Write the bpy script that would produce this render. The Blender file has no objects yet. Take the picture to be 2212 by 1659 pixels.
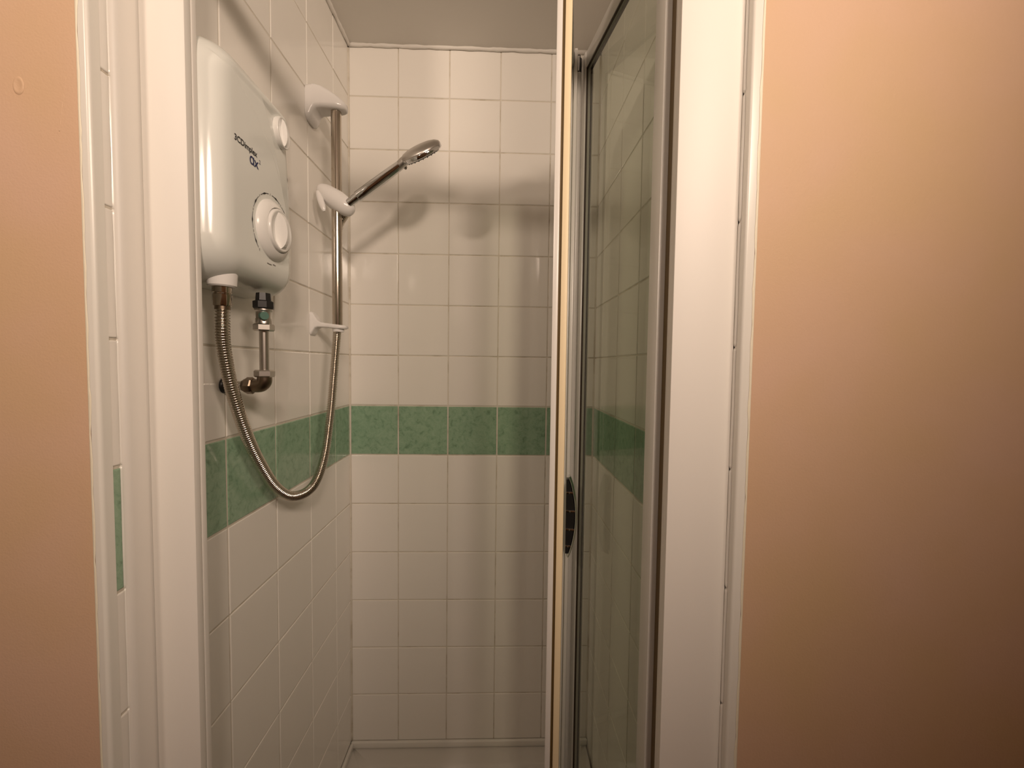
import bpy, bmesh, math, random
from mathutils import Vector, Matrix

random.seed(7)
SC = bpy.context.scene
COL = SC.collection
PI = math.pi

# ------------------------------------------------------------------ camera
cam_data = bpy.data.cameras.new('camera')
cam = bpy.data.objects.new('camera', cam_data)
COL.objects.link(cam)
SC.camera = cam
cam_data.sensor_fit = 'HORIZONTAL'
cam_data.sensor_width = 36.0
cam_data.lens = 36.0 * 892.63 / 2212.0
cam_data.clip_start = 0.01
cam_data.clip_end = 50
YAW, PITCH, ROLL = 0.028966, 0.0455667, 0.0125128
CAM = Vector((0.45834, 0.0, 1.32949))
_f = Vector((math.sin(YAW) * math.cos(PITCH), math.cos(YAW) * math.cos(PITCH), -math.sin(PITCH)))
_r0 = Vector((math.cos(YAW), -math.sin(YAW), 0))
_u0 = _r0.cross(_f)
_r = _r0 * math.cos(ROLL) + _u0 * math.sin(ROLL)
_u = -_r0 * math.sin(ROLL) + _u0 * math.cos(ROLL)
cam.matrix_world = Matrix(((_r.x, _u.x, -_f.x, CAM.x), (_r.y, _u.y, -_f.y, CAM.y),
                           (_r.z, _u.z, -_f.z, CAM.z), (0, 0, 0, 1)))

# ------------------------------------------------------------------ world, lamps, exposure
world = bpy.data.worlds.new('world')
SC.world = world
world.use_nodes = True
world.node_tree.nodes['Background'].inputs['Color'].default_value = (1.0, 0.8, 0.6, 1)
world.node_tree.nodes['Background'].inputs['Strength'].default_value = 0.02


def lamp(name, loc, watts, radius, color, aim, cone, blend=1.0):
    """unseen spot lamp, its cone shaped to leave the lower walls darker"""
    d = bpy.data.lights.new(name, 'SPOT')
    d.energy = watts
    d.color = color
    d.shadow_soft_size = radius
    d.spot_size = math.radians(cone)
    d.spot_blend = blend
    o = bpy.data.objects.new(name, d)
    o.location = loc
    o.rotation_euler = (Vector(aim) - Vector(loc)).to_track_quat('-Z', 'Y').to_euler()
    COL.objects.link(o)
    return o


WARM = (1.0, 0.79, 0.63)
lamp('unseen_spot', (1.22, -0.62, 2.11), 62.0, 0.17, WARM, (0.03, 0.85, 1.70), 76)  # aimed to brighten the left wall
lamp('unseen_spot', (0.93, -1.20, 2.225), 105.0, 0.12, WARM, (0.24, 1.20, 1.78), 80)
lamp('unseen_spot', (-0.36, -0.62, 2.225), 34.0, 0.05, WARM, (0.24, 1.00, 1.80), 104)
SC.view_settings.view_transform = 'Standard'
SC.view_settings.look = 'None'
SC.view_settings.gamma = 1.0
SC.view_settings.use_curve_mapping = False
SC.view_settings.exposure = -0.37

# ------------------------------------------------------------------ dimensions
P = 0.15304            # tile row pitch
Z0 = 2.12              # height of the first joint below the ceiling
D = 1.2733             # back wall
XR = 0.7505            # right wall
CEIL = 2.266
RCEIL = 2.30           # bathroom ceiling
YF = 0.4865            # face of the painted wall


# ------------------------------------------------------------------ materials
def mat(name, color, rough=0.5, metal=0.0, spec=0.5, coat=0.0):
    m = bpy.data.materials.new(name)
    m.use_nodes = True
    b = m.node_tree.nodes['Principled BSDF']
    b.inputs['Base Color'].default_value = (*color, 1)
    b.inputs['Roughness'].default_value = rough
    b.inputs['Metallic'].default_value = metal
    b.inputs['Specular IOR Level'].default_value = spec
    b.inputs['Coat Weight'].default_value = coat
    return m


def nodes(m):
    nt = m.node_tree
    return nt, nt.nodes, nt.links, nt.nodes['Principled BSDF']


def noise_bump(m, scale, strength, dist, detail=2.0, scale2=None, strength2=0.0):
    nt, N, L, b = nodes(m)
    tc = N.new('ShaderNodeNewGeometry')
    n = N.new('ShaderNodeTexNoise')
    n.inputs['Scale'].default_value = scale
    n.inputs['Detail'].default_value = detail
    L.new(tc.outputs['Position'], n.inputs['Vector'])
    bp = N.new('ShaderNodeBump')
    bp.inputs['Strength'].default_value = strength
    bp.inputs['Distance'].default_value = dist
    L.new(n.outputs['Fac'], bp.inputs['Height'])
    if scale2:
        n2 = N.new('ShaderNodeTexNoise')
        n2.inputs['Scale'].default_value = scale2
        n2.inputs['Detail'].default_value = 3.0
        L.new(tc.outputs['Position'], n2.inputs['Vector'])
        bp2 = N.new('ShaderNodeBump')
        bp2.inputs['Strength'].default_value = strength2
        bp2.inputs['Distance'].default_value = dist
        L.new(n2.outputs['Fac'], bp2.inputs['Height'])
        L.new(bp.outputs['Normal'], bp2.inputs['Normal'])
        bp = bp2
    L.new(bp.outputs['Normal'], b.inputs['Normal'])
    return n


def noise_color(m, scale, stops, detail=4.0, rough=0.6, distort=0.0):
    nt, N, L, b = nodes(m)
    tc = N.new('ShaderNodeNewGeometry')
    n = N.new('ShaderNodeTexNoise')
    n.inputs['Scale'].default_value = scale
    n.inputs['Detail'].default_value = detail
    n.inputs['Roughness'].default_value = rough
    n.inputs['Distortion'].default_value = distort
    L.new(tc.outputs['Position'], n.inputs['Vector'])
    r = N.new('ShaderNodeValToRGB')
    el = r.color_ramp.elements
    while len(el) < len(stops):
        el.new(0.5)
    for e, (p, c) in zip(el, stops):
        e.position = p
        e.color = (*c, 1)
    L.new(n.outputs['Fac'], r.inputs['Fac'])
    L.new(r.outputs['Color'], b.inputs['Base Color'])


M = {}
M['tile'] = mat('white_glazed_tile', (0.87, 0.84, 0.785), 0.10, spec=0.5)
noise_bump(M['tile'], 9.0, 0.25, 0.004, 1.0)
M['green'] = mat('green_mottled_tile', (0.18, 0.38, 0.27), 0.12)
noise_color(M['green'], 60.0, [(0.30, (0.15, 0.26, 0.165)), (0.45, (0.26, 0.405, 0.275)), (0.62, (0.315, 0.465, 0.325)),
                               (0.80, (0.355, 0.495, 0.38))], 6.0, 0.72, 0.6)
noise_bump(M['green'], 9.0, 0.25, 0.004, 1.0)
M['grout'] = mat('grout', (0.68, 0.63, 0.55), 0.8)
noise_color(M['grout'], 14.0, [(0.3, (0.48, 0.42, 0.33)), (0.48, (0.68, 0.63, 0.54)), (0.7, (0.73, 0.68, 0.60))])
M['paint'] = mat('salmon_paint', (0.64, 0.42, 0.30), 0.55, spec=0.35)
noise_color(M['paint'], 5.0, [(0.35, (0.655, 0.445, 0.315)), (0.55, (0.64, 0.435, 0.282)), (0.7, (0.63, 0.435, 0.262))], 2.0)
noise_bump(M['paint'], 420.0, 0.12, 0.002, 3.0, 60.0, 0.06)
M['ceiling'] = mat('ceiling_emulsion', (0.78, 0.75, 0.70), 0.7)
noise_bump(M['ceiling'], 150.0, 0.08, 0.002, 3.0)
M['trim'] = mat('white_plastic_trim', (0.80, 0.78, 0.72), 0.28)
M['trim_paint'] = mat('cream_paint_edge', (0.84, 0.78, 0.62), 0.5)
noise_bump(M['trim_paint'], 120.0, 0.3, 0.002, 3.0)
M['frame'] = mat('white_powder_coat', (0.82, 0.79, 0.74), 0.48)
M['inner_frame'] = mat('white_aluminium', (0.72, 0.70, 0.66), 0.30)
M['seal'] = mat('yellowed_seal', (0.80, 0.67, 0.44), 0.45)
M['dark_strip'] = mat('dark_gasket', (0.045, 0.028, 0.018), 0.5)
M['brown'] = mat('brown_gap_shade', (0.14, 0.09, 0.03), 0.45)  # brown paints the shade of the post gap and the groove
M['black'] = mat('black_plastic', (0.015, 0.014, 0.014), 0.35)
M['chrome'] = mat('chrome', (0.70, 0.70, 0.71), 0.07, 1.0)
M['steel'] = mat('brushed_steel', (0.55, 0.49, 0.42), 0.13, 1.0)
M['hose'] = mat('hose_steel', (0.60, 0.55, 0.48), 0.16, 1.0)
M['pipe'] = mat('tarnished_chrome', (0.56, 0.53, 0.49), 0.30, 1.0)
M['brass'] = mat('dark_brass', (0.24, 0.19, 0.14), 0.30, 1.0)
M['verdigris'] = mat('verdigris', (0.10, 0.20, 0.16), 0.5, 0.4)
M['satin'] = mat('satin_chrome', (0.54, 0.51, 0.48), 0.38, 1.0)
M['heater'] = mat('heater_white_plastic', (0.80, 0.82, 0.78), 0.13, spec=0.55)
M['knob'] = mat('knob_white_plastic', (0.84, 0.83, 0.80), 0.22)
M['plastic'] = mat('white_gloss_plastic', (0.80, 0.78, 0.76), 0.20)
M['ink'] = mat('black_print', (0.012, 0.012, 0.014), 0.5)
M['navy'] = mat('navy_print', (0.010, 0.018, 0.10), 0.5)
M['grey_ink'] = mat('grey_print', (0.22, 0.20, 0.18), 0.5)
M['tray'] = mat('white_tray_acrylic', (0.66, 0.63, 0.58), 0.25)
M['floor'] = mat('floor_vinyl', (0.42, 0.33, 0.25), 0.4)
noise_color(M['floor'], 8.0, [(0.3, (0.09, 0.07, 0.05)), (0.7, (0.13, 0.10, 0.07))])
M['silicone'] = mat('white_silicone', (0.86, 0.84, 0.79), 0.22)


def glass_mat():
    m = bpy.data.materials.new('clear_glass')
    m.use_nodes = True
    nt = m.node_tree
    nt.nodes.clear()
    N, L = nt.nodes, nt.links
    out = N.new('ShaderNodeOutputMaterial')
    mix = N.new('ShaderNodeMixShader')
    tr = N.new('ShaderNodeBsdfTransparent')
    tr.inputs['Color'].default_value = (0.865, 0.890, 0.840, 1)
    gl = N.new('ShaderNodeBsdfGlossy')
    gl.inputs['Roughness'].default_value = 0.0
    fr = N.new('ShaderNodeFresnel')
    fr.inputs['IOR'].default_value = 1.5
    ge = N.new('ShaderNodeNewGeometry')
    inv = N.new('ShaderNodeMath')
    inv.operation = 'SUBTRACT'
    inv.inputs[0].default_value = 1.0
    L.new(ge.outputs['Backfacing'], inv.inputs[1])
    mu = N.new('ShaderNodeMath')
    mu.operation = 'MULTIPLY'
    L.new(fr.outputs['Fac'], mu.inputs[0])
    L.new(inv.outputs[0], mu.inputs[1])
    L.new(mu.outputs[0], mix.inputs['Fac'])
    L.new(tr.outputs[0], mix.inputs[1])
    L.new(gl.outputs[0], mix.inputs[2])
    L.new(mix.outputs[0], out.inputs['Surface'])
    return m


M['glass'] = glass_mat()


# ------------------------------------------------------------------ mesh helpers
def obj(name, bm, mats, parent=None, smooth=False, angle=None):
    bm.normal_update()
    me = bpy.data.meshes.new(name)
    bm.to_mesh(me)
    bm.free()
    if not isinstance(mats, (list, tuple)):
        mats = [mats]
    for m in mats:
        me.materials.append(m)
    if smooth:
        for p in me.polygons:
            p.use_smooth = True
        if angle is not None:
            me.set_sharp_from_angle(angle=math.radians(angle))
    o = bpy.data.objects.new(name, me)
    COL.objects.link(o)
    if parent is not None:
        o.parent = parent
        o.matrix_parent_inverse = Matrix.Identity(4)
        pm = parent.get('_org')
        o.location = -world_loc(parent)
    return o


def world_loc(o):
    v = Vector(o.location)
    while o.parent is not None:
        o = o.parent
        v = v + Vector(o.location)
    return v


def thing(name, loc, label, cat):
    o = bpy.data.objects.new(name, None)
    o.empty_display_size = 0.05
    o.location = loc
    COL.objects.link(o)
    o['label'] = label
    o['category'] = cat
    return o


def struct(o, label, cat):
    o['kind'] = 'structure'
    o['label'] = label
    o['category'] = cat
    return o


def BM():
    return bmesh.new()


def box(bm, lo, hi, bevel=0.0, seg=2, mi=0):
    vs = [bm.verts.new((x, y, z)) for x in (lo[0], hi[0]) for y in (lo[1], hi[1]) for z in (lo[2], hi[2])]
    idx = [(0, 1, 3, 2), (4, 6, 7, 5), (0, 4, 5, 1), (2, 3, 7, 6), (0, 2, 6, 4), (1, 5, 7, 3)]
    fs = [bm.faces.new([vs[i] for i in f]) for f in idx]
    for f in fs:
        f.material_index = mi
    if bevel > 0:
        es = list({e for f in fs for e in f.edges})
        r = bmesh.ops.bevel(bm, geom=es, offset=bevel, segments=seg, affect='EDGES', profile=0.5)
        for f in r['faces']:
            f.material_index = mi
    return vs


def extrude_poly(bm, pts, z0, z1, mi=0):
    """prism over a plan polygon (counter-clockwise)"""
    a = [bm.verts.new((x, y, z0)) for x, y in pts]
    b = [bm.verts.new((x, y, z1)) for x, y in pts]
    n = len(pts)
    fs = [bm.faces.new(a[::-1]), bm.faces.new(b)]
    for i in range(n):
        j = (i + 1) % n
        fs.append(bm.faces.new((a[i], a[j], b[j], b[i])))
    for f in fs:
        f.material_index = mi


def frame_of(d):
    d = d.normalized()
    a = Vector((0, 0, 1)) if abs(d.z) < 0.9 else Vector((1, 0, 0))
    u = d.cross(a).normalized()
    return u, d.cross(u).normalized()


def cyl(bm, p0, p1, r0, r1=None, n=24, mi=0, caps=True):
    p0, p1 = Vector(p0), Vector(p1)
    r1 = r0 if r1 is None else r1
    u, v = frame_of(p1 - p0)
    A, B = [], []
    for i in range(n):
        t = 2 * PI * i / n
        c = u * math.cos(t) + v * math.sin(t)
        A.append(bm.verts.new(p0 + c * r0))
        B.append(bm.verts.new(p1 + c * r1))
    for i in range(n):
        j = (i + 1) % n
        bm.faces.new((A[i], A[j], B[j], B[i])).material_index = mi
    if caps:
        bm.faces.new(A[::-1]).material_index = mi
        bm.faces.new(B).material_index = mi


def lathe(bm, origin, axis, prof, n=48, mi=0, ex=1.0, udir=None):
    """revolve (r, h) pairs about axis"""
    o, ax = Vector(origin), Vector(axis).normalized()
    u, v = frame_of(ax)
    if udir is not None:
        u = Vector(udir).normalized()
        v = ax.cross(u).normalized()
    rings = []
    for r, h in prof:
        if r < 1e-7:
            rings.append([bm.verts.new(o + ax * h)])
        else:
            rings.append([bm.verts.new(o + ax * h + (u * math.cos(2 * PI * i / n) + v * math.sin(2 * PI * i / n) * ex) * r)
                          for i in range(n)])
    for a, b in zip(rings, rings[1:]):
        if len(a) == 1 and len(b) == 1:
            continue
        for i in range(n):
            j = (i + 1) % n
            if len(a) == 1:
                f = bm.faces.new((a[0], b[j], b[i]))
            elif len(b) == 1:
                f = bm.faces.new((a[i], a[j], b[0]))
            else:
                f = bm.faces.new((a[i], a[j], b[j], b[i]))
            f.material_index = mi
    bmesh.ops.recalc_face_normals(bm, faces=bm.faces[:])


def catmull(pts, per=20):
    pts = [Vector(p) for p in pts]
    out = []
    P_ = [pts[0] * 2 - pts[1]] + pts + [pts[-1] * 2 - pts[-2]]
    for i in range(1, len(P_) - 2):
        a, b, c, d = P_[i - 1:i + 3]
        for k in range(per):
            t = k / per
            out.append(0.5 * ((2 * b) + (c - a) * t + (2 * a - 5 * b + 4 * c - d) * t * t + (3 * b - a - 3 * c + d) * t ** 3))
    out.append(pts[-1])
    return out


def resample(pts, step):
    out = [pts[0]]
    acc = 0.0
    for a, b in zip(pts, pts[1:]):
        seg = (b - a).length
        pos = 0.0
        while acc + (seg - pos) >= step:
            pos += step - acc
            out.append(a.lerp(b, pos / seg))
            acc = 0.0
        acc += seg - pos
    return out


def sweep(bm, pts, rad, n=16, mi=0, caps=True):
    """tube along points, rad(i) radius"""
    prev_u = None
    rings = []
    for i, p in enumerate(pts):
        t = (pts[min(i + 1, len(pts) - 1)] - pts[max(i - 1, 0)]).normalized()
        if prev_u is None:
            u, v = frame_of(t)
        else:
            u = (prev_u - t * prev_u.dot(t)).normalized()
            v = t.cross(u)
        prev_u = u
        r = rad(i)
        rings.append([bm.verts.new(p + (u * math.cos(2 * PI * k / n) + v * math.sin(2 * PI * k / n)) * r) for k in range(n)])
    for a, b in zip(rings, rings[1:]):
        for k in range(n):
            j = (k + 1) % n
            bm.faces.new((a[k], a[j], b[j], b[k])).material_index = mi
    if caps:
        bm.faces.new(rings[0][::-1]).material_index = mi
        bm.faces.new(rings[-1]).material_index = mi


def loft(bm, rings, mi=0, caps=True):
    R = [[bm.verts.new(p) for p in r] for r in rings]
    n = len(R[0])
    for a, b in zip(R, R[1:]):
        for k in range(n):
            j = (k + 1) % n
            bm.faces.new((a[k], a[j], b[j], b[k])).material_index = mi
    if caps:
        bm.faces.new(R[0][::-1])
        bm.faces.new(R[-1])
    bmesh.ops.recalc_face_normals(bm, faces=bm.faces[:])


def rrect(cu, cv, hu, hv, r, n=6):
    """rounded rectangle outline in 2D"""
    out = []
    r = min(r, hu * 0.999, hv * 0.999)
    for k, (sx, sy) in enumerate(((1, 1), (-1, 1), (-1, -1), (1, -1))):
        for i in range(n + 1):
            t = PI / 2 * (k + i / n)
            out.append((cu + sx * (hu - r) + r * math.cos(t), cv + sy * (hv - r) + r * math.sin(t)))
    return out


# ------------------------------------------------------------------ tiled walls
def tile(bm, O, U, V, Nn, u0, u1, v0, v1, mi):
    """one glazed tile with a rounded edge standing on plane O; gap already removed"""
    th, jit = 0.0, 0.0
    ru, rv = random.uniform(-1, 1) * 0.0006, random.uniform(-1, 1) * 0.0006
    rings = []
    for ins, h in ((0.0, -0.0020), (0.0002, -0.0010), (0.0008, -0.00035), (0.0018, 0.0)):
        c = [(u0 + ins, v0 + ins), (u1 - ins, v0 + ins), (u1 - ins, v1 - ins), (u0 + ins, v1 - ins)]
        ring = []
        for a, b in c:
            dh = ru * (a - (u0 + u1) / 2) / 0.075 * 0.5 + rv * (b - (v0 + v1) / 2) / 0.075 * 0.5
            ring.append(bm.verts.new(O + U * a + V * b + Nn * (h + dh * (1 if h > -0.002 else 0))))
        rings.append(ring)
    for a, b in zip(rings, rings[1:]):
        for k in range(4):
            j = (k + 1) % 4
            bm.faces.new((a[k], a[j], b[j], b[k])).material_index = mi
    bm.faces.new(rings[-1]).material_index = mi


def tiled_wall(name, O, U, V, Nn, cols, rows, slab_lo, slab_hi, green_row, label):
    """cols/rows are joint positions along U and V (world z for rows)"""
    O, U, V, Nn = Vector(O), Vector(U), Vector(V), Vector(Nn)
    bm, bg = BM(), BM()
    box(bm, slab_lo, slab_hi, mi=1)
    g = 0.0013
    for ci in range(len(cols) - 1):
        for ri in range(len(rows) - 1):
            u0, u1 = sorted((cols[ci], cols[ci + 1]))
            v0, v1 = sorted((rows[ri], rows[ri + 1]))
            if u1 - u0 < 0.006 or v1 - v0 < 0.006:
                continue
            tgt = bg if ri == green_row else bm
            gg = 0.0020 if ri == green_row else g
            tile(tgt, O, U, V, Nn, u0 + gg, u1 - gg, v0 + gg, v1 - gg * 1.3, 0)
    for b in (bm, bg):
        bmesh.ops.recalc_face_normals(b, faces=b.faces[:])
    w = obj(name, bm, [M['tile'], M['grout']])
    struct(w, label, 'wall')
    o = obj('green_tile_border', bg, M['green'], w)
    o['label'] = 'band of mottled green tiles'
    return w


rows = [CEIL] + [Z0 - j * P for j in range(0, 14)]
GREEN = 7   # row between joint 6 and joint 7
cols_left = [D - 0.0005, 1.1618, 1.0088, 0.8558, 0.7028, 0.5498, 0.5112, 0.4885]
cols_back = [0.0005, 0.1466, 0.2986, 0.4506, 0.6026, XR - 0.0005]
rc = D
cols_right = [D - 0.0005, 1.185, 1.032, 0.879, 0.726, 0.573, 0.513, 0.4985]
G = 0.0015  # tile face proud of the grout
tiled_wall('wall_left', (0, 0, 0), (0, 1, 0), (0, 0, 1), (1, 0, 0), cols_left, rows,
           (-0.10, 0.4935, 0.0), (-G, 1.38, CEIL), GREEN,
           'white tiled left side wall of the shower with green tile band')
tiled_wall('wall_back', (0, D, 0), (1, 0, 0), (0, 0, 1), (0, -1, 0), cols_back, rows,
           (0.0, D + G, 0.0), (XR, 1.38, CEIL), GREEN,
           'white tiled back wall of the shower with a row of green tiles')
tiled_wall('wall_right', (XR, 0, 0), (0, 1, 0), (0, 0, 1), (-1, 0, 0), cols_right, rows,
           (XR + G, 0.5005, 0.0), (0.85, 1.38, CEIL), GREEN,
           'white tiled right side wall seen through the glass door')

# painted wall either side of the opening, with a filled dent on the left
bm = BM()
box(bm, (-1.05, YF, 0.0), (-0.011, 0.60, RCEIL))
o = obj('wall_front_left', bm, M['paint'])
bv = o
struct(o, 'salmon painted wall left of the shower opening', 'wall')
# dent (a small crater disc set into the paint) belongs to the wall
bm = BM()
cx_, cz_ = -0.0771, 1.6312
lathe(bm, (cx_, YF - 0.0001, cz_), (0, -1, 0),
      [(0.0062, 0.0), (0.0056, 0.0005), (0.0048, 0.0007), (0.0036, 0.00045), (0.0022, 0.0002), (0.0, 0.00015)], 32, ex=1.6, udir=(1, 0, 0))
d_ = obj('filled_dent', bm, M['paint'], bv, True)
d_['label'] = 'filled screw hole in the paint'
bm = BM()
pts = [(-0.0265 + random.uniform(-1, 1) * 0.0005 - 0.0006 * k, YF + 0.00095, 1.642 - k * 0.0042) for k in range(15)]
sweep(bm, catmull(pts, 4), lambda i: 0.0011 + 0.0001 * math.sin(i * 0.7), 8)
obj('paint_crack', bm, M['paint'], bv, True)

bm = BM()
box(bm, (0.763, 0.4965, 0.0), (1.75, 0.60, RCEIL))
o = obj('wall_front_right', bm, M['paint'])
struct(o, 'salmon painted wall right of the shower opening', 'wall')


# quadrant tile trims at the two outer corners
def quadrant(name, side, x_edge, x_lip, yf, r, label):
    """side=-1 left corner (trim sits left of x_edge), +1 right"""
    pts = [(x_lip, yf + 0.012), (x_lip, yf + 0.0005), (x_lip - side * 0.001, yf - 0.0012)]
    c = (x_edge + side * r, yf - 0.0018 + r)
    for i in range(9):
        t = PI / 2 * i / 8
        pts.append((c[0] - side * r * math.sin(t), c[1] - r * math.cos(t)))
    pts.append((x_edge, yf + 0.012))
    if side > 0:
        pts = pts[::-1]
    bm = BM()
    extrude_poly(bm, pts[::1], 0.0, CEIL)
    bmesh.ops.recalc_face_normals(bm, faces=bm.faces[:])
    t_ = obj(name, bm, M['trim'], None, True, 40)
    struct(t_, label, 'trim')
    # ragged line of wall paint lapping the trim
    bm = BM()
    n = 180
    ring = []
    for i in range(n):
        z = 0.3 + 1.9 * i / (n - 1)
        w = 0.0016 + 0.0008 * math.sin(i * 0.9) * random.random() + random.uniform(-1, 1) * 0.0004
        ring.append((z, w))
    A = [bm.verts.new((x_lip + side * 0.0020, yf - 0.0006, z)) for z, w in ring]
    B = [bm.verts.new((x_lip - side * w * 0.4, yf - 0.0022, z)) for z, w in ring]
    Cc = [bm.verts.new((x_lip - side * w, yf - 0.0015, z)) for z, w in ring]
    for a, b in ((A, B), (B, Cc)):
        for i in range(n - 1):
            bm.faces.new((a[i], a[i + 1], b[i + 1], b[i]))
    bmesh.ops.recalc_face_normals(bm, faces=bm.faces[:])
    obj('paint_edge', bm, M['trim_paint'], t_, True)
    return t_


quadrant('trim_1', -1, 0.0004, -0.0115, YF, 0.0045, 'white rounded tile trim at the left edge of the opening')
quadrant('trim_2', 1, XR - 0.0004, 0.7635, 0.4965, 0.0035, 'white rounded tile trim at the right edge of the opening')

# ceiling, floor and the rest of the bathroom behind the camera
bm = BM()
box(bm, (-0.10, 0.60, CEIL), (0.85, 1.38, CEIL + 0.1))
box(bm, (-0.011, YF, CEIL), (0.763, 0.60, CEIL + 0.1))
struct(obj('ceiling', bm, M['ceiling']), 'plain white ceiling above the shower', 'ceiling')
bm = BM()
box(bm, (-1.15, -1.90, RCEIL), (1.85, 0.60, RCEIL + 0.1))
struct(obj('ceiling_bathroom', bm, M['ceiling']), 'higher white ceiling of the bathroom behind the camera', 'ceiling')
bm = BM()
box(bm, (-1.15, -1.90, -0.1), (1.85, 1.38, 0.0))
struct(obj('floor', bm, M['floor']), 'bathroom floor outside the shower', 'floor')
for nm, lo, hi, lb in (('wall_side_left', (-1.15, -1.80, 0), (-1.05, 0.60, RCEIL), 'salmon painted side wall left of the camera'),
                       ('wall_side_right', (1.75, -1.80, 0), (1.85, 0.60, RCEIL), 'salmon painted side wall right of the camera'),
                       ('wall_rear', (-1.15, -1.90, 0), (1.85, -1.80, RCEIL), 'salmon painted wall behind the camera')):
    bm = BM()
    box(bm, lo, hi)
    struct(obj(nm, bm, M['paint']), lb, 'wall')

# wobbly filler line between tiles and ceiling
for nm, p, q, lb in (('trim_3', (0.004, D - 0.004, CEIL - 0.003), (XR - 0.004, D - 0.004, CEIL - 0.003),
                      'rough filler line where the back wall meets the ceiling'),
                     ('trim_4', (0.004, 0.56, CEIL - 0.003), (0.004, D - 0.004, CEIL - 0.003),
                      'rough filler line where the left wall meets the ceiling')):
    bm = BM()
    p, q = Vector(p), Vector(q)
    n = 70
    pts = [p.lerp(q, i / n) + Vector((random.uniform(-1, 1), random.uniform(-1, 1), random.uniform(-1, 1))) * 0.0008 for i in range(n + 1)]
    sweep(bm, pts, lambda i: 0.0052 + 0.0008 * math.sin(i * 0.8), 10)
    struct(obj(nm, bm, M['ceiling'], None, True), lb, 'trim')
bm = BM()
sweep(bm, [Vector((0.001, D - 0.001, 0.135 + i * 0.02)) for i in range(107)], lambda i: 0.0033, 10)
struct(obj('trim_5', bm, M['grout'], None, True), 'grout line up the corner of left and back walls', 'trim')
bm = BM()
sweep(bm, [Vector((XR - 0.001, D - 0.001, 0.135 + i * 0.02)) for i in range(107)], lambda i: 0.0033, 10)
struct(obj('trim_8', bm, M['grout'], None, True), 'grout line up the corner of right and back walls', 'trim')
# sealing strips round the tray
for nm, lo, hi, lb in (('trim_6', (0.0, D - 0.010, 0.1125), (XR, D + 0.0005, 0.1335), 'white sealing strip between back wall and tray'),
                       ('trim_7', (-0.0005, 0.56, 0.1125), (0.010, D - 0.0105, 0.1335), 'white sealing strip between left wall and tray')):
    bm = BM()
    box(bm, lo, hi, 0.004, 3)
    struct(obj(nm, bm, M['trim'], None, True, 40), lb, 'trim')

# ------------------------------------------------------------------ shower tray
t = thing('shower_tray', (0.375, 0.90, 0.0), 'white shower tray on the floor of the tiled cubicle', 'shower tray')
bm = BM()
x0, x1, y0, y1 = 0.001, XR - 0.002, 0.515, D - 0.001
rings = []
for (ix, iy, z, r) in ((0.0, 0.0, 0.0, 0.004), (0.0, 0.0, 0.108, 0.004), (0.003, 0.003, 0.112, 0.004), (0.055, 0.058, 0.1115, 0.03),
                       (0.062, 0.065, 0.108, 0.03), (0.075, 0.078, 0.080, 0.03), (0.095, 0.098, 0.072, 0.03)):
    hu, hv = (x1 - x0) / 2 - ix, (y1 - y0) / 2 - iy
    rings.append([(u, v, z) for u, v in rrect((x0 + x1) / 2, (y0 + y1) / 2, hu, hv, r, 6)])
loft(bm, rings)
obj('basin', bm, M['tray'], t, True, 50)
bm = BM()
lathe(bm, (0.375, 0.90, 0.0725), (0, 0, 1), [(0.0, 0.004), (0.030, 0.004), (0.040, 0.002), (0.042, 0.0)], 32)
obj('waste', bm, M['chrome'], t, True, 40)

# ------------------------------------------------------------------ shower door (frame and two folding leaves)
DZ0, DZ1 = 0.135, 1.945
door = thing('shower_door', (0.37, 0.53, 0.112), 'white framed glass bi-fold shower door folded open into the cubicle', 'shower door')

# left wall channel + post
bm = BM()
pts = [(0.0013, 0.5095)]
for i in range(7):
    a = PI / 2 * i / 6
    pts.append((0.0014 + 0.0060 * math.sin(a), 0.5164 - 0.0072 * math.cos(a)))
pts += [(0.0074, 0.575), (0.0013, 0.575)]
extrude_poly(bm, pts, 0.112, 2.0)
bmesh.ops.recalc_face_normals(bm, faces=bm.faces[:])
ch = obj('wall_channel', bm, M['frame'], door, True, 35)
ch['label'] = 'white channel fixed to the left wall'


def post(pts, name='door_post', m='frame', z0=0.112, z1=2.0, parent=None, lab=None):
    bm = BM()
    extrude_poly(bm, pts, z0, z1)
    bmesh.ops.recalc_face_normals(bm, faces=bm.faces[:])
    es = [e for e in bm.edges if abs(e.verts[0].co.z - e.verts[1].co.z) > 0.5]
    bmesh.ops.bevel(bm, geom=es, offset=0.0012, segments=2, affect='EDGES', profile=0.5)
    o = obj(name, bm, M[m], parent or door, True, 35)
    if lab:
        o['label'] = lab
    return o


# white sealant bead between tile strip and channel, dipping at every tile joint
bm = BM()
pts, rads = [], []
z = 0.135
while z < 1.99:
    ph = ((Z0 - z) / P) % 1.0
    dist = min(ph, 1 - ph) * P
    dip = math.exp(-(dist / 0.0022) ** 2)
    pts.append(Vector((-0.0040 - 0.0016 * dip, 0.5150 + 0.0004 * math.sin(z * 61), z)))
    rads.append(0.0070 - 0.0018 * dip)
    z += 0.0015
sweep(bm, pts, lambda i: rads[i], 12)
struct(obj('trim_9', bm, M['silicone'], None, True), 'white sealant bead beside the left outer tile strip', 'trim')

bm = BM()
pts, rads = [], []
z = 0.135
while z < 1.99:
    ph = ((Z0 - z) / P) % 1.0
    dip = math.exp(-((min(ph, 1 - ph) * P) / 0.0022) ** 2)
    pts.append(Vector((XR + 0.0008 + 0.0010 * dip, 0.5072 + 0.0003 * math.sin(z * 53), z)))
    rads.append(0.0032 - 0.0010 * dip)
    z += 0.0015
sweep(bm, pts, lambda i: rads[i], 12)
struct(obj('trim_10', bm, M['silicone'], None, True), 'white sealant bead beside the right outer tile strip', 'trim')

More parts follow.
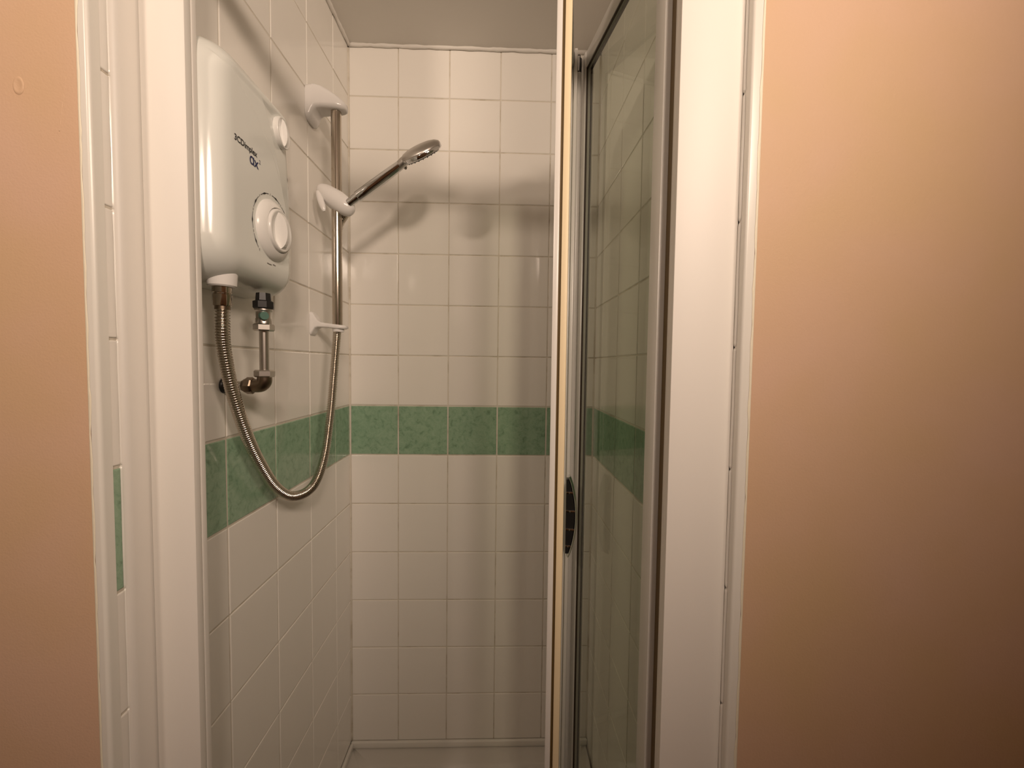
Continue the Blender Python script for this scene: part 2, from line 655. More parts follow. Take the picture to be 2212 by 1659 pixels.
# left post: plain front face, stepped inner side with a fine groove
post([(0.0088, 0.5405), (0.0640, 0.5405), (0.0640, 0.5515), (0.0628, 0.5520), (0.0628, 0.5530), (0.0640, 0.5535),
      (0.0640, 0.5620), (0.0615, 0.5640), (0.0088, 0.5640)], lab='left post')
# right post
post([(0.6710, 0.5085), (XR - 0.0015, 0.5085), (XR - 0.0015, 0.5450), (0.6790, 0.5450), (0.6790, 0.5270), (0.6715, 0.5270), (0.6715, 0.5200), (0.6700, 0.5190), (0.6710, 0.5178)], lab='right post')
# brown strip painting the shade of the gap beside the right post
bm = BM()
box(bm, (0.6735, 0.5272, 0.113), (0.6788, 0.5440, 1.999))
gap_strip = obj('dark_strip', bm, M['brown'], door)
gap_strip['label'] = 'brown strip painting the gap shade in the right post'
# header and sill
bm = BM()
box(bm, (0.066, 0.520, 1.935), (0.668, 0.556, 1.972), 0.002)
obj('header', bm, M['frame'], door, True, 35)
bm = BM()
box(bm, (0.066, 0.518, 0.1125), (0.665, 0.560, 0.132), 0.002)
obj('sill', bm, M['frame'], door, True, 35)


def leaf(P0, P1, th, label, near_profile):
    """a glazed leaf from P0 (near end) to P1 (fold); returns frame object and its axes"""
    P0, P1 = Vector((*P0, 0)), Vector((*P1, 0))
    ax = (P1 - P0)
    Lg = ax.length
    ax.normalize()
    nr = Vector((ax.y, -ax.x, 0))    # to the right (+x side)

    def W(u, v, z):
        p = P0 + ax * u + nr * v
        return (p.x, p.y, z)

    def bar(bm, u0, u1, v0, v1, z0, z1, bev=0.001):
        b2 = BM()
        box(b2, (u0, v0, z0), (u1, v1, z1), bev)
        for v in b2.verts:
            v.co = Vector(W(*v.co))
        tmp = bpy.data.meshes.new('tmp')
        b2.to_mesh(tmp)
        b2.free()
        bm.from_mesh(tmp)
        bpy.data.meshes.remove(tmp)

    h = th / 2
    bm = BM()
    if near_profile == 'free':
        # U section: left lip, deep groove, web
        bar(bm, 0.0, 0.030, -h, -h + 0.0075, DZ0, DZ1)
        bar(bm, 0.016, 0.030, -h + 0.0070, h - 0.0008, DZ0, DZ1)
    else:
        bar(bm, 0.0, 0.024, -h, h, DZ0, DZ1)
    bar(bm, Lg - 0.022, Lg, -h, h, DZ0, DZ1)
    if near_profile == 'free':
        bar(bm, Lg - 0.030, Lg - 0.006, h - 0.001, h + 0.0055, DZ0, DZ1)
    bar(bm, 0.022, Lg - 0.021, -h + 0.002, h - 0.002, DZ1 - 0.030, DZ1)
    bar(bm, 0.022, Lg - 0.021, -h + 0.002, h - 0.002, DZ0, DZ0 + 0.035)
    bmesh.ops.recalc_face_normals(bm, faces=bm.faces[:])
    fr = obj('door_leaf', bm, M['inner_frame'], door, True, 35)
    fr['label'] = label
    bm = BM()
    bar(bm, 0.022, Lg - 0.020, -0.0025, 0.0025, DZ0 + 0.030, DZ1 - 0.026, 0)
    bmesh.ops.recalc_face_normals(bm, faces=bm.faces[:])
    obj('glass', bm, M['glass'], fr)
    # black glazing line along the far stile and top rail
    bm = BM()
    for s in ((-1,) if near_profile == 'free' else (-1, 1)):
        v0, v1 = sorted((s * 0.0026, s * (h - 0.003)))
        bar(bm, Lg - 0.0232, Lg - 0.0215, v0, v1, DZ0 + 0.035, DZ1 - 0.030, 0)
        bar(bm, 0.025, Lg - 0.0232, v0, v1, DZ1 - 0.0320, DZ1 - 0.0300, 0)
    bmesh.ops.recalc_face_normals(bm, faces=bm.faces[:])
    obj('glazing_gasket', bm, M['dark_strip'], fr)
    return fr, W, bar, Lg, h


leafA, WA, barA, LA, hA = leaf((0.6730, 0.5440), (0.6240, 0.8580), 0.018, 'leaf hinged on the right post', 'hinged')
leafB, WB, barB, LB, hB = leaf((0.5375, 0.5600), (0.5920, 0.8580), 0.020, 'leaf at the free end seen edge-on', 'free')
# yellowed seal and a brown bar painting the shade in the free end's groove
bm = BM()
barB(bm, 0.0015, 0.0165, -hB + 0.0110, hB, DZ0, DZ1, 0.0015)
bmesh.ops.recalc_face_normals(bm, faces=bm.faces[:])
s_ = obj('seal_strip', bm, M['seal'], leafB, True, 35)
s_['label'] = 'yellowed plastic seal'
bm = BM()
barB(bm, 0.0060, 0.0158, -hB + 0.0076, -hB + 0.0109, DZ0 + 0.001, DZ1 - 0.001, 0)
bmesh.ops.recalc_face_normals(bm, faces=bm.faces[:])
obj('groove_shade', bm, M['brown'], leafB)
# hinge between the leaves
hc = (Vector(WA(LA - 0.006, -hA - 0.0040, 0)) + Vector(WB(LB - 0.006, hB + 0.0040, 0))) / 2
bm = BM()
cyl(bm, (hc.x, hc.y, DZ0), (hc.x, hc.y, DZ1 - 0.032), 0.0062, n=20)
obj('hinge', bm, M['inner_frame'], leafB, True, 40)
bm = BM()
cyl(bm, (hc.x, hc.y, DZ1 - 0.0318), (hc.x, hc.y, DZ1 - 0.004), 0.0060, n=20)
cyl(bm, (hc.x, hc.y, DZ1 - 0.004), (hc.x, hc.y, DZ1 + 0.003), 0.0035, n=16)
o = obj('hinge_cap', bm, M['black'], leafB, True, 40)
o['label'] = 'black hinge cap'
bm = BM()
cyl(bm, (hc.x - 0.001, hc.y - 0.0045, DZ1 - 0.030), (hc.x - 0.001, hc.y - 0.0045, DZ1 - 0.001), 0.0019, n=12)
o = obj('hinge_pin', bm, M['chrome'], leafB, True, 40)
o['label'] = 'chrome hinge pin'

# chrome D handle with ribs, on the right face of the free leaf close to the fold
hz0, hz1 = 0.962, 1.118
bm = BM()
hu = LB - 0.072
n = 28
arc = []
for i in range(n + 1):
    t = i / n
    v = hB + 0.0005 + 0.0185 * math.sin(PI * (0.04 + 0.92 * t)) ** 0.7
    arc.append((v, hz0 + (hz1 - hz0) * t))
rings = []
for v, z in arc:
    rings.append([Vector(WB(hu + 0.0105 * math.cos(2 * PI * k / 16), v + 0.0030 * math.sin(2 * PI * k / 16), z)) for k in range(16)])
loft(bm, rings)
hd = obj('handle', bm, M['chrome'], leafB, True, 50)
hd['label'] = 'chrome ribbed handle'
for t in (0.13, 0.34, 0.57, 0.80):
    z = hz0 + (hz1 - hz0) * t
    v = hB + 0.0185 * math.sin(PI * (0.04 + 0.92 * t)) ** 0.7
    bm = BM()
    barB(bm, hu - 0.0085, hu + 0.0085, hB - 0.0002, v, z - 0.0022, z + 0.0022, 0.0008)
    bmesh.ops.recalc_face_normals(bm, faces=bm.faces[:])
    obj('rib', bm, M['chrome'], hd, True, 40)
bm = BM()
rings = []
for v, z in arc[1:-1]:
    rings.append([Vector(WB(hu + du, vv, z)) for du, vv in ((-0.0070, hB - 0.0002), (-0.0070, v - 0.0030), (0.0070, v - 0.0030), (0.0070, hB - 0.0002))])
loft(bm, rings)
bmesh.ops.recalc_face_normals(bm, faces=bm.faces[:])
o = obj('dark_core', bm, M['black'], hd)  # solid black paints in the dark reflections inside the grip
o['label'] = 'black core standing in for dark reflections in the handle'

# ------------------------------------------------------------------ electric shower unit
HY0, HY1, HZ0, HZ1 = 0.553, 0.808, 1.442, 1.774
HR = 0.058
HFRONT = 0.088
hcY, hcZ = (HY0 + HY1) / 2, (HZ0 + HZ1) / 2


def interp(tab, z):
    if z <= tab[0][0]:
        return tab[0][1]
    for (a, va), (b, vb) in zip(tab, tab[1:]):
        if z <= b:
            t = (z - a) / (b - a)
            t = t
            return va + (vb - va) * t
    return tab[-1][1]


CRB = [(1.440, 0.7420), (1.475, 0.7475), (1.511, 0.7495), (1.535, 0.7490), (1.559, 0.7470), (1.585, 0.7420), (1.61, 0.7346), (1.63, 0.7278), (1.65, 0.7200), (1.672, 0.7105),
       (1.692, 0.7000), (1.710, 0.6910), (1.728, 0.6800), (1.746, 0.6620), (1.760, 0.6430), (1.775, 0.6150)]
CRA = [(1.440, 0.7400), (1.511, 0.7430), (1.557, 0.7400), (1.594, 0.7335), (1.627, 0.7195), (1.655, 0.6995), (1.679, 0.6760), (1.695, 0.6560), (1.711, 0.6320),
       (1.7185, 0.6170), (1.726, 0.6070), (1.732, 0.5970), (1.7335, 0.5820), (1.74, 0.57)]


def smooth(t):
    t = max(0.0, min(1.0, t))
    return t * t * (3 - 2 * t)


def heater_h(y, z):
    """front surface height above the wall"""
    qx, qy = abs(y - hcY) - ((HY1 - HY0) / 2 - HR), abs(z - hcZ) - ((HZ1 - HZ0) / 2 - HR)
    d = -(math.hypot(max(qx, 0), max(qy, 0)) + min(max(qx, qy), 0) - HR)
    d = max(d, 0.0)
    w = 0.046
    s = max(0.0, 1 - d / w)
    h = 0.022 + (HFRONT - 0.022) * (1 - s ** 2.3) ** (1 / 2.3)
    h -= 0.004 * ((y - 0.66) / 0.12) ** 2 * 0.6
    a, b = interp(CRA, z), interp(CRB, z)
    if z < 1.745:
        fade = smooth((z - 1.44) / 0.05) * smooth((1.745 - z) / 0.014)
        h -= 0.0032 * smooth((y - a) / 0.0050) * fade
    if y > b and z < 1.756:
        fade = smooth((1.756 - z) / 0.020)
        h -= (0.0050 * smooth((y - b) / 0.0055) + 0.10 * (y - b)) * fade
    return max(h, 0.012)


heater = thing('electric_shower', (0.0, hcY, HZ0), 'white electric shower unit with two dials on the left tiled wall', 'electric shower')
NA, NR = 720, 230
outline = []
raw = rrect(hcY, hcZ, (HY1 - HY0) / 2, (HZ1 - HZ0) / 2, HR, 24)
raw = [Vector((a, b, 0)) for a, b in raw] + [Vector((raw[0][0], raw[0][1], 0))]
per = sum((b - a).length for a, b in zip(raw, raw[1:]))
outline = resample(raw, per / NA * 0.99999)[:NA]
grid = []
for k in range(NR + 1):
    t = k / NR
    rho = 1 - (1 - t) ** 1.7
    rho = max(rho, 1e-4)
    ring = []
    for p in outline:
        y, z = hcY + (p.x - hcY) * rho, hcZ + (p.y - hcZ) * rho
        ring.append((heater_h(y, z), y, z))
    grid.append(ring)
grid.append([(0.0005, y, z) for (x, y, z) in grid[-1]])
bmH, bmS = BM(), BM()
vH, vS = {}, {}


def gv(bm, cache, k, i):
    key = (k, i % NA)
    if key not in cache:
        cache[key] = bm.verts.new(grid[key[0]][key[1]])
    return cache[key]


for k in range(len(grid) - 1):
    for i in range(NA):
        q = [grid[k][i], grid[k][(i + 1) % NA], grid[k + 1][(i + 1) % NA], grid[k + 1][i]]
        cy_, cz2 = sum(p[1] for p in q) / 4, sum(p[2] for p in q) / 4
        side = cy_ > interp(CRB, cz2) - 0.0012 and k < NR and cz2 < 1.748
        bm_, ca = (bmS, vS) if side else (bmH, vH)
        bm_.faces.new([gv(bm_, ca, k, i), gv(bm_, ca, k, i + 1), gv(bm_, ca, k + 1, i + 1), gv(bm_, ca, k + 1, i)])
for b in (bmH, bmS):
    bmesh.ops.remove_doubles(b, verts=b.verts[:], dist=1e-6)
    bmesh.ops.recalc_face_normals(b, faces=b.faces[:])
    # make sure the skin faces outward
    s = sum(f.normal.x * f.calc_area() for f in b.faces)
    if s < 0:
        bmesh.ops.reverse_faces(b, faces=b.faces[:])
obj('housing', bmH, M['heater'], heater, True)
sp = obj('side_panel', bmS, M['heater'], heater, True)


def surf(y, z, lift=0.0005):
    return Vector((heater_h(y, z) + lift, y, z))


def half_disc_blade(bm, c, ax, along, across, half_len, height, t0, t1):
    """grip blade: half-disc plate standing on a knob"""
    n = 16
    for s in (1,):
        L_, R_ = [], []
        for i in range(n + 1):
            a = PI * i / n
            p = c + along * (math.cos(a) * half_len) + ax * (math.sin(a) ** 0.8 * height)
            th = t0 + (t1 - t0) * math.sin(a)
            L_.append(bm.verts.new(p - across * th))
            R_.append(bm.verts.new(p + across * th))
        bm.faces.new(L_)
        bm.faces.new(R_[::-1])
        for i in range(n):
            bm.faces.new((L_[i], R_[i], R_[i + 1], L_[i + 1]))
        bm.faces.new((L_[0], L_[-1], R_[-1], R_[0]))


def knob(name, y, z, R_, lab, tilt, ax=(1, 0, 0), ring=True, x=None):
    ax = Vector(ax).normalized()
    x = heater_h(y, z) if x is None else x
    o_ = Vector((x, y, z))
    s = R_ / 0.048
    bm = BM()
    if ring:
        prof = [(0.048, -0.004), (0.048, 0.0015), (0.0465, 0.004), (0.043, 0.0075), (0.0385, 0.0105), (0.0358, 0.0115), (0.0350, 0.0108), (0.0346, 0.0060), (0.0, 0.0060)]
    else:
        prof = [(0.030, -0.012), (0.030, 0.002), (0.0, 0.002)]
    lathe(bm, o_, ax, [(r * s, h * s) for r, h in prof], 64)
    kb = obj(name, bm, M['knob'], heater, True, 40)
    kb['label'] = lab
    along = Vector((0, math.sin(tilt), math.cos(tilt)))
    along = (along - ax * along.dot(ax)).normalized()
    across = ax.cross(along).normalized()
    bm = BM()
    rk = 0.0338 if ring else 0.048
    lo = 0.006 if ring else 0.002
    hb = 0.0065 if ring else 0.014
    # crown with a scooped face and a half-round blade across it
    lathe(bm, o_, ax, [(rk * s, lo * s), (rk * s, (lo + hb) * s), ((rk - 0.0012) * s, (lo + hb + 0.0022) * s), ((rk - 0.0035) * s, (lo + hb + 0.0028) * s),
                       ((rk - 0.0060) * s, (lo + hb + 0.0012) * s), (0.018 * s, (lo + hb - 0.0045) * s), (0.0, (lo + hb - 0.0055) * s)], 64)
    gr = obj('grip', bm, M['knob'], kb, True, 50)
    bm = BM()
    half_disc_blade(bm, o_ + ax * (lo + hb - 0.006) * s, ax, along, across, (rk - 0.0040) * s, 0.0190 * s, 0.0070 * s, 0.0030 * s)
    bmesh.ops.recalc_face_normals(bm, faces=bm.faces[:])
    bl = obj('pointer', bm, M['knob'], kb)
    return kb


knob('temperature_dial', 0.690, 1.5415, 0.0475, 'large temperature dial', -0.12)
knob('power_knob', 0.742, 1.7235, 0.0250, 'small power knob', -0.12, (1, 0.10, 0.02), False, x=0.072)


def flat_poly(bm, pts, lift):
    vs = [bm.verts.new(surf(y, z, lift)) for y, z in pts]
    bm.faces.new(vs)


# dashed scale round the temperature dial
bm = BM()
kc = (0.690, 1.5415)
rs = 0.0555
segs = [(38, 60), (67, 92), (102, 127), (135, 160), (168, 193), (201, 222)]
for a0, a1 in segs:
    n = 12
    for k in range(n):
        b0, b1 = a0 + (a1 - a0) * k / n, a0 + (a1 - a0) * (k + 1) / n
        w0 = 0.0004 + 0.0010 * math.exp(-((k / n - 0.5) / 0.12) ** 2)
        w1 = 0.0004 + 0.0010 * math.exp(-(((k + 1) / n - 0.5) / 0.12) ** 2)
        P4 = []
        for ang, w, sg in ((b0, w0, -1), (b1, w1, -1), (b1, w1, 1), (b0, w0, 1)):
            a = math.radians(ang)
            # angle measured from +y (right), counter-clockwise seen from the room
            P4.append((kc[0] + (rs + sg * w) * math.cos(a), kc[1] + (rs + sg * w) * math.sin(a)))
        flat_poly(bm, P4, 0.0006)
bmesh.ops.recalc_face_normals(bm, faces=bm.faces[:])
o = obj('dial_scale', bm, M['ink'], heater)
o['label'] = 'dashed black scale round the large dial'
for ang in (63.5, 97, 131, 164, 197, 226):
    a = math.radians(ang)
    c = (kc[0] + rs * math.cos(a), kc[1] + rs * math.sin(a))
    bm = BM()
    flat_poly(bm, [(c[0] - 0.0006, c[1] - 0.0017), (c[0] + 0.0006, c[1] - 0.0017), (c[0] + 0.0006, c[1] + 0.0017), (c[0] - 0.0006, c[1] + 0.0017)], 0.0006)
    obj('dial_figure', bm, M['grey_ink'], heater)
for ya, yb, za in ((0.6720, 0.6850, 1.4860), (0.6885, 0.6970, 1.4875)):
    bm = BM()
    n = 14
    A = [bm.verts.new(surf(ya + (yb - ya) * k / n, za - 0.0007 + random.uniform(-4, 4) * 1e-4, 0.0006)) for k in range(n + 1)]
    B = [bm.verts.new(surf(ya + (yb - ya) * k / n, za + 0.0007 + random.uniform(-4, 4) * 1e-4, 0.0006)) for k in range(n + 1)]
    for k in range(n):
        bm.faces.new((A[k], A[k + 1], B[k + 1], B[k]))
    obj('dial_caption', bm, M['grey_ink'], heater)
# black marks on the side panel
bm = BM()
for (y, z, ry, rz_) in ((0.7705, 1.6570, 0.0013, 0.0032), (0.7735, 1.6440, 0.0011, 0.0028)):
    flat_poly(bm, [(y + ry * math.cos(2 * PI * k / 14), z + rz_ * math.sin(2 * PI * k / 14)) for k in range(14)], 0.0006)
obj('side_mark', bm, M['ink'], heater)


def lettering(name, text, size, y0, z0, m, bold=0.0, gap=1.0, shear=0.0, width=1.0):
    cu = bpy.data.curves.new(name, 'FONT')
    cu.body = text
    cu.size = size
    cu.offset = bold
    cu.space_character = gap
    cu.shear = shear
    cu.resolution_u = 3
    tmp = bpy.data.objects.new(name, cu)
    COL.objects.link(tmp)
    dg = bpy.context.evaluated_depsgraph_get()
    me = bpy.data.meshes.new_from_object(tmp.evaluated_get(dg))
    bpy.data.objects.remove(tmp)
    bpy.data.curves.remove(cu)
    bm = BM()
    bm.from_mesh(me)
    bpy.data.meshes.remove(me)
    for v in bm.verts:
        v.co = surf(y0 + v.co.x * width, z0 + v.co.y, 0.0006)
    return obj(name, bm, M[m], heater)


o = lettering('maker_lettering', '3CDimplex', 0.0118, 0.5960, 1.6372, 'ink', 0.00018, 0.95)
o['label'] = 'black printed maker name'
o = lettering('model_lettering', '\u0251x', 0.0208, 0.6295, 1.6212, 'navy', 0.00026, 0.92)
o['label'] = 'navy printed model lettering'
o = lettering('model_figure', '2', 0.0080, 0.6535, 1.6310, 'navy', 0.0, 1.0)

# outlet collar under the unit
bm = BM()
ox, oy = 0.054, 0.6165
lathe(bm, (ox, oy, 1.437), (0, 0, 1), [(0.0, 0.0), (0.0165, 0.0), (0.0185, 0.002), (0.0200, 0.020), (0.0200, 0.034), (0.0, 0.034)], 40)
o = obj('outlet_collar', bm, M['plastic'], heater, True, 40)

# ------------------------------------------------------------------ shower hose
hose = thing('shower_hose', (ox, oy, 1.43), 'ribbed metal shower hose hanging in a loop from the white unit', 'shower hose')
bm = BM()
lathe(bm, (ox, oy, 1.410), (0, 0, 1), [(0.0, 0.0), (0.0118, 0.0), (0.0122, 0.001), (0.0122, 0.016), (0.0112, 0.017), (0.0112, 0.018), (0.0124, 0.019), (0.0124, 0.027), (0.0, 0.027)], 12)
obj('hose_nut', bm, M['steel'], hose, True, 30)
bm = BM()
lathe(bm, (ox, oy, 1.4045), (0, 0, 1), [(0.0, 0.0), (0.0100, 0.0), (0.0100, 0.0058), (0.0, 0.0058)], 24)
obj('hose_ferrule', bm, M['brass'], hose, True, 40)
path = [(ox, oy, 1.406), (0.0520, 0.619, 1.385), (0.0445, 0.632, 1.353), (0.0370, 0.660, 1.289), (0.0330, 0.700, 1.2130), (0.0322, 0.742, 1.1490), (0.0345, 0.792, 1.0890),
        (0.0430, 0.842, 1.0575), (0.0535, 0.902, 1.0615), (0.0550, 0.955, 1.1110), (0.0553, 0.990, 1.2030), (0.0575, 1.010, 1.3117), (0.0590, 1.022, 1.3830),
        (0.0570, 1.036, 1.4300), (0.0528, 1.0475, 1.4800), (0.0522, 1.0480, 1.5500), (0.0530, 1.0475, 1.6300), (0.0600, 1.0450, 1.6700), (0.0760, 1.036, 1.6900), (0.0920, 1.026, 1.7040)]
step = 0.00070
pts = resample(catmull(path, 40), step)
bm = BM()
PER = 6


def hrad(i):
    return 0.0088 + (0.0009, 0.0012, 0.0009, -0.0004, -0.0021, -0.0004)[i % PER]


sweep(bm, pts, hrad, 16)
bmesh.ops.recalc_face_normals(bm, faces=bm.faces[:])
obj('hose_tube', bm, M['hose'], hose, True)

# ------------------------------------------------------------------ water inlet pipe
px_, py_ = 0.0665, 0.699
pipe = thing('water_pipe', (0.0, py_, 1.291), 'chrome water inlet pipe with elbow below the white shower unit', 'pipe')
bm = BM()
cyl(bm, (px_, py_, 1.308), (px_, py_, 1.386), 0.0072)
obj('riser', bm, M['pipe'], pipe, True, 40)
bm = BM()
lathe(bm, (px_, py_, 1.4165), (0, 0, 1), [(0.0, 0.0), (0.0145, 0.0), (0.0160, 0.002), (0.0160, 0.012), (0.0120, 0.014), (0.0110, 0.026), (0.0, 0.026)], 8)
o = obj('union_nut', bm, M['black'], pipe, True, 25)
o['label'] = 'black union nut'
bm = BM()
lathe(bm, (px_, py_, 1.392), (0, 0, 1), [(0.0, 0.0), (0.0125, 0.0), (0.0125, 0.008), (0.0115, 0.010), (0.0115, 0.020), (0.0135, 0.022), (0.0135, 0.0246), (0.0, 0.0246)], 28)
vb = obj('isolating_valve', bm, M['pipe'], pipe, True, 40)
bm = BM()
a = Vector((px_ + 0.004, py_ - 0.010, 1.4045))
dv = Vector((0.75, -0.66, 0)).normalized()
cyl(bm, a, a + dv * 0.008, 0.0066, n=20)
o = obj('valve_screw', bm, M['verdigris'], vb, True, 40)
o['label'] = 'green tarnished valve screw'
for nm, z0_, z1_, r_ in (('compression_nut', 1.3805, 1.3925, 0.0158), ('compression_nut', 1.3045, 1.3165, 0.0155)):
    bm = BM()
    lathe(bm, (px_, py_, z0_), (0, 0, 1), [(0.0, 0.0), (r_ - 0.002, 0.0), (r_, 0.002), (r_, z1_ - z0_ - 0.002), (r_ - 0.002, z1_ - z0_), (0.0, z1_ - z0_)], 6)
    obj(nm, bm, M['pipe'], pipe, True, 25)
bm = BM()
pts = [Vector((px_, py_, 1.3062)), Vector((px_, py_, 1.300))]
for i in range(9):
    a = PI / 2 * i / 8
    pts.append(Vector((px_ - 0.010 + 0.010 * math.cos(a), py_, 1.300 - 0.010 * math.sin(a))))
pts.append(Vector((px_ - 0.018, py_, 1.290)))
sweep(bm, pts, lambda i: 0.0112, 22)
obj('elbow', bm, M['brass'], pipe, True, 50)
bm = BM()
lathe(bm, (px_ - 0.0175, py_, 1.290), (-1, 0, 0), [(0.0, 0.0), (0.0125, 0.0), (0.0140, 0.002), (0.0140, 0.011), (0.0120, 0.013), (0.0105, 0.017), (0.0, 0.017)], 8)
o = obj('compression_nut', bm, M['brass'], pipe, True, 25)
o['label'] = 'dark nut beside the elbow'
bm = BM()
cyl(bm, (0.0005, py_, 1.290), (px_ - 0.034, py_, 1.290), 0.0075)
obj('wall_pipe', bm, M['pipe'], pipe, True, 40)
bm = BM()
lathe(bm, (0.0004, py_, 1.290), (1, 0, 0), [(0.0, 0.0), (0.0132, 0.0), (0.0128, 0.0025), (0.0110, 0.0050), (0.0082, 0.0058), (0.0, 0.0058)], 32)
o = obj('wall_collar', bm, M['black'], pipe, True, 40)
o['label'] = 'dark collar where the pipe leaves the wall'

# ------------------------------------------------------------------ riser rail
RX, RY = 0.0610, 1.0240
rail = thing('riser_rail', (0.0, RY, 1.40), 'vertical chrome shower riser rail with white brackets on the left wall', 'shower rail')
bm = BM()
cyl(bm, (RX, RY, 1.4125), (RX, RY, 1.940), 0.0119, n=40)
obj('rail_tube', bm, M['steel'], rail, True, 40)


def bracket(name, secs, label):
    bm = BM()
    rings = []
    for x, zb, zt, hw, r in secs:
        rings.append([Vector((x, a, b)) for a, b in rrect(RY, (zb + zt) / 2, hw, (zt - zb) / 2, r, 6)])
    loft(bm, rings)
    o = obj(name, bm, M['plastic'], rail, True, 55)
    o['label'] = label
    return o


bracket('rail_bracket', [(0.0005, 1.894, 1.978, 0.028, 0.018), (0.005, 1.893, 1.979, 0.028, 0.018), (0.009, 1.897, 1.979, 0.0275, 0.016), (0.0125, 1.909, 1.9785, 0.027, 0.014),
                         (0.0165, 1.9195, 1.978, 0.0265, 0.010), (0.023, 1.9245, 1.977, 0.026, 0.009), (0.034, 1.9257, 1.974, 0.0255, 0.009), (0.050, 1.926, 1.967, 0.024, 0.010), (0.065, 1.926, 1.958, 0.0225, 0.010),
                         (0.076, 1.9265, 1.950, 0.019, 0.009), (0.083, 1.928, 1.945, 0.0145, 0.007), (0.0865, 1.931, 1.941, 0.008, 0.004)], 'upper white bracket')
bb = bracket('rail_bracket', [(0.0005, 1.396, 1.452, 0.016, 0.007), (0.003, 1.397, 1.452, 0.016, 0.007), (0.007, 1.4035, 1.450, 0.0155, 0.006), (0.012, 1.4125, 1.442, 0.0150, 0.005), (0.018, 1.4150, 1.432, 0.0145, 0.004), (0.026, 1.4152, 1.4268, 0.014, 0.004),
                              (0.045, 1.414, 1.4245, 0.0145, 0.004), (0.060, 1.412, 1.4225, 0.0185, 0.004), (0.074, 1.4115, 1.4210, 0.0175, 0.004), (0.081, 1.412, 1.4205, 0.0125, 0.004), (0.0845, 1.4135, 1.4190, 0.007, 0.002)],
             'lower white bracket')
bm = BM()
cyl(bm, (RX + 0.002, RY, 1.405), (RX + 0.002, RY, 1.4125), 0.0128, 0.0138, n=28)
obj('hose_ring', bm, M['plastic'], bb, True, 40)

# slider: tilted ovoid with a lever
sc = Vector((0.0590, RY - 0.002, 1.7205))
axs = Vector((0.815, 0.0, -0.58)).normalized()
bm = BM()
prof = []
n = 22
for i in range(n + 1):
    a = PI * i / n
    hh = -math.cos(a) * 0.0505
    rr = 0.0240 * math.sin(a) ** 0.72 * (1.0 - 0.10 * math.cos(a))
    prof.append((rr if 0 < i < n else 0.0, hh))
lathe(bm, sc, axs, prof, 40, ex=1.0)
sl = obj('slider', bm, M['plastic'], rail, True)
sl['label'] = 'white slider clamped on the rail'
bm = BM()
rings = []
for t, w, th in ((0, 0.006, 0.004), (0.15, 0.010, 0.006), (0.4, 0.0125, 0.007), (0.7, 0.012, 0.006), (0.9, 0.009, 0.0045), (1.0, 0.004, 0.002)):
    c = Vector((0.0225, RY - 0.016, 1.734)).lerp(Vector((0.0410, RY - 0.023, 1.6850)), t)
    d1 = Vector((0.9, 0, 0.30)).normalized()
    d2 = Vector((0, 1, 0))
    rings.append([c + d1 * (math.cos(2 * PI * k / 16) * w * 0.62) + d2 * (math.sin(2 * PI * k / 16) * th) for k in range(16)])
loft(bm, rings)
obj('lever', bm, M['plastic'], sl, True, 60)

# ------------------------------------------------------------------ handset
hs = thing('hand_shower', (0.098, RY, 1.706), 'chrome hand shower head held in the white slider', 'shower head')
A0 = Vector((0.0935, RY - 0.012, 1.7085))
A1 = Vector((0.2290, RY - 0.020, 1.8060))
dirh = (A1 - A0).normalized()
Lh = (A1 - A0).length
bm = BM()
prof = [(0.0, 0.0), (0.0098, 0.0), (0.0098, 0.012), (0.0090, 0.0125), (0.0090, 0.0142), (0.0102, 0.0147), (0.0102, 0.0260), (0.0, 0.0260)]
lathe(bm, A0, dirh, prof, 32)
o = obj('connector', bm, M['chrome'], hs, True, 35)
bm = BM()
lathe(bm, A0, dirh, [(0.0, 0.0262), (0.0120, 0.0262), (0.0126, 0.0275), (0.0126, 0.060), (0.0122, 0.100), (0.0112, 0.135), (0.0100, Lh - 0.006), (0.0085, Lh + 0.003), (0.0, Lh + 0.006)], 36)
obj('handle', bm, M['chrome'], hs, True, 35)
HC = Vector((0.2625, RY - 0.022, 1.8345))
nn = Vector((0.38, 0.56, -0.735)).normalized()
KH = 1.10
long_ = (A1 - A0)
long_ = (long_ - nn * long_.dot(nn)).normalized()
bm = BM()
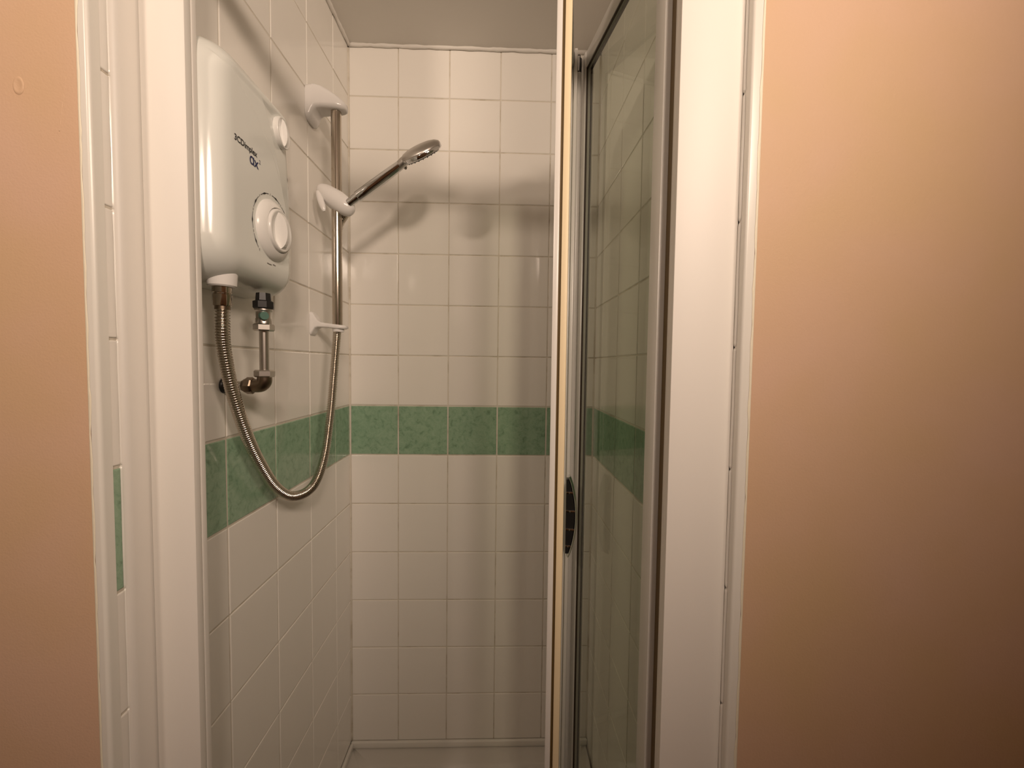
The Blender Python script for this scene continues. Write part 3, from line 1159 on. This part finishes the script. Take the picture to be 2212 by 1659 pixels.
lathe(bm, HC, nn, [(r * KH, h) for r, h in ((0.0, -0.0085), (0.015, -0.0082), (0.028, -0.0066), (0.038, -0.0038), (0.0445, 0.0004), (0.0460, 0.0035), (0.0462, 0.0050))], 56, udir=long_)
# neck fairing from handle into the back of the head
o = obj('head_shell', bm, M['satin'], hs, True, 40)
bm = BM()
side = nn.cross(long_).normalized()
rings = []
for t, w, h_, off in ((0.0, 0.0108, 0.0105, 0.0), (0.2, 0.013, 0.0105, -0.001), (0.45, 0.018, 0.0090, -0.001), (0.7, 0.022, 0.0060, -0.0015), (0.9, 0.018, 0.0025, -0.0050), (1.0, 0.008, 0.0010, -0.0070)):
    c = (A1 - dirh * 0.018).lerp(HC - long_ * 0.008 + nn * 0.0, t) + nn * off
    rings.append([c + side * (math.cos(2 * PI * k / 20) * w) + nn * (math.sin(2 * PI * k / 20) * h_) for k in range(20)])
loft(bm, rings)
obj('neck', bm, M['satin'], hs, True, 60)
bm = BM()
lathe(bm, HC, nn, [(r * KH, h) for r, h in ((0.0462, 0.0052), (0.0468, 0.006), (0.0468, 0.0125), (0.0450, 0.0145), (0.0, 0.0145))], 56)
rim = obj('rim', bm, M['chrome'], hs, True, 40)
bm = BM()
lathe(bm, HC, nn, [(r * KH, h) for r, h in ((0.0, 0.0146), (0.041, 0.0146), (0.0415, 0.0155), (0.040, 0.0168), (0.0, 0.0168))], 40)
for k in range(22):
    a = 2 * PI * k / 22
    u, v = long_, side
    c = HC + (u * math.cos(a) + v * math.sin(a)) * 0.0390 + nn * 0.0166
    cyl(bm, c, c + nn * 0.0022, 0.0016, 0.0010, n=8)
o = obj('spray_face', bm, M['black'], hs, True, 40)
o['label'] = 'dark spray plate with nozzles'
bm = BM()
c = HC - long_ * 0.0465 + nn * 0.0085 - side * 0.004 - side * 0.0
rings = []
for t, r in ((0, 0.0052), (0.5, 0.0052), (0.85, 0.0042), (1.0, 0.0018)):
    q = c + (nn * 0.75 + Vector((0.1, -0.25, -0.55))).normalized() * (0.018 * t)
    rings.append([q + side * math.cos(2 * PI * k / 12) * r + long_ * math.sin(2 * PI * k / 12) * r for k in range(12)])
loft(bm, rings)
obj('mode_tab', bm, M['satin'], hs, True, 50)
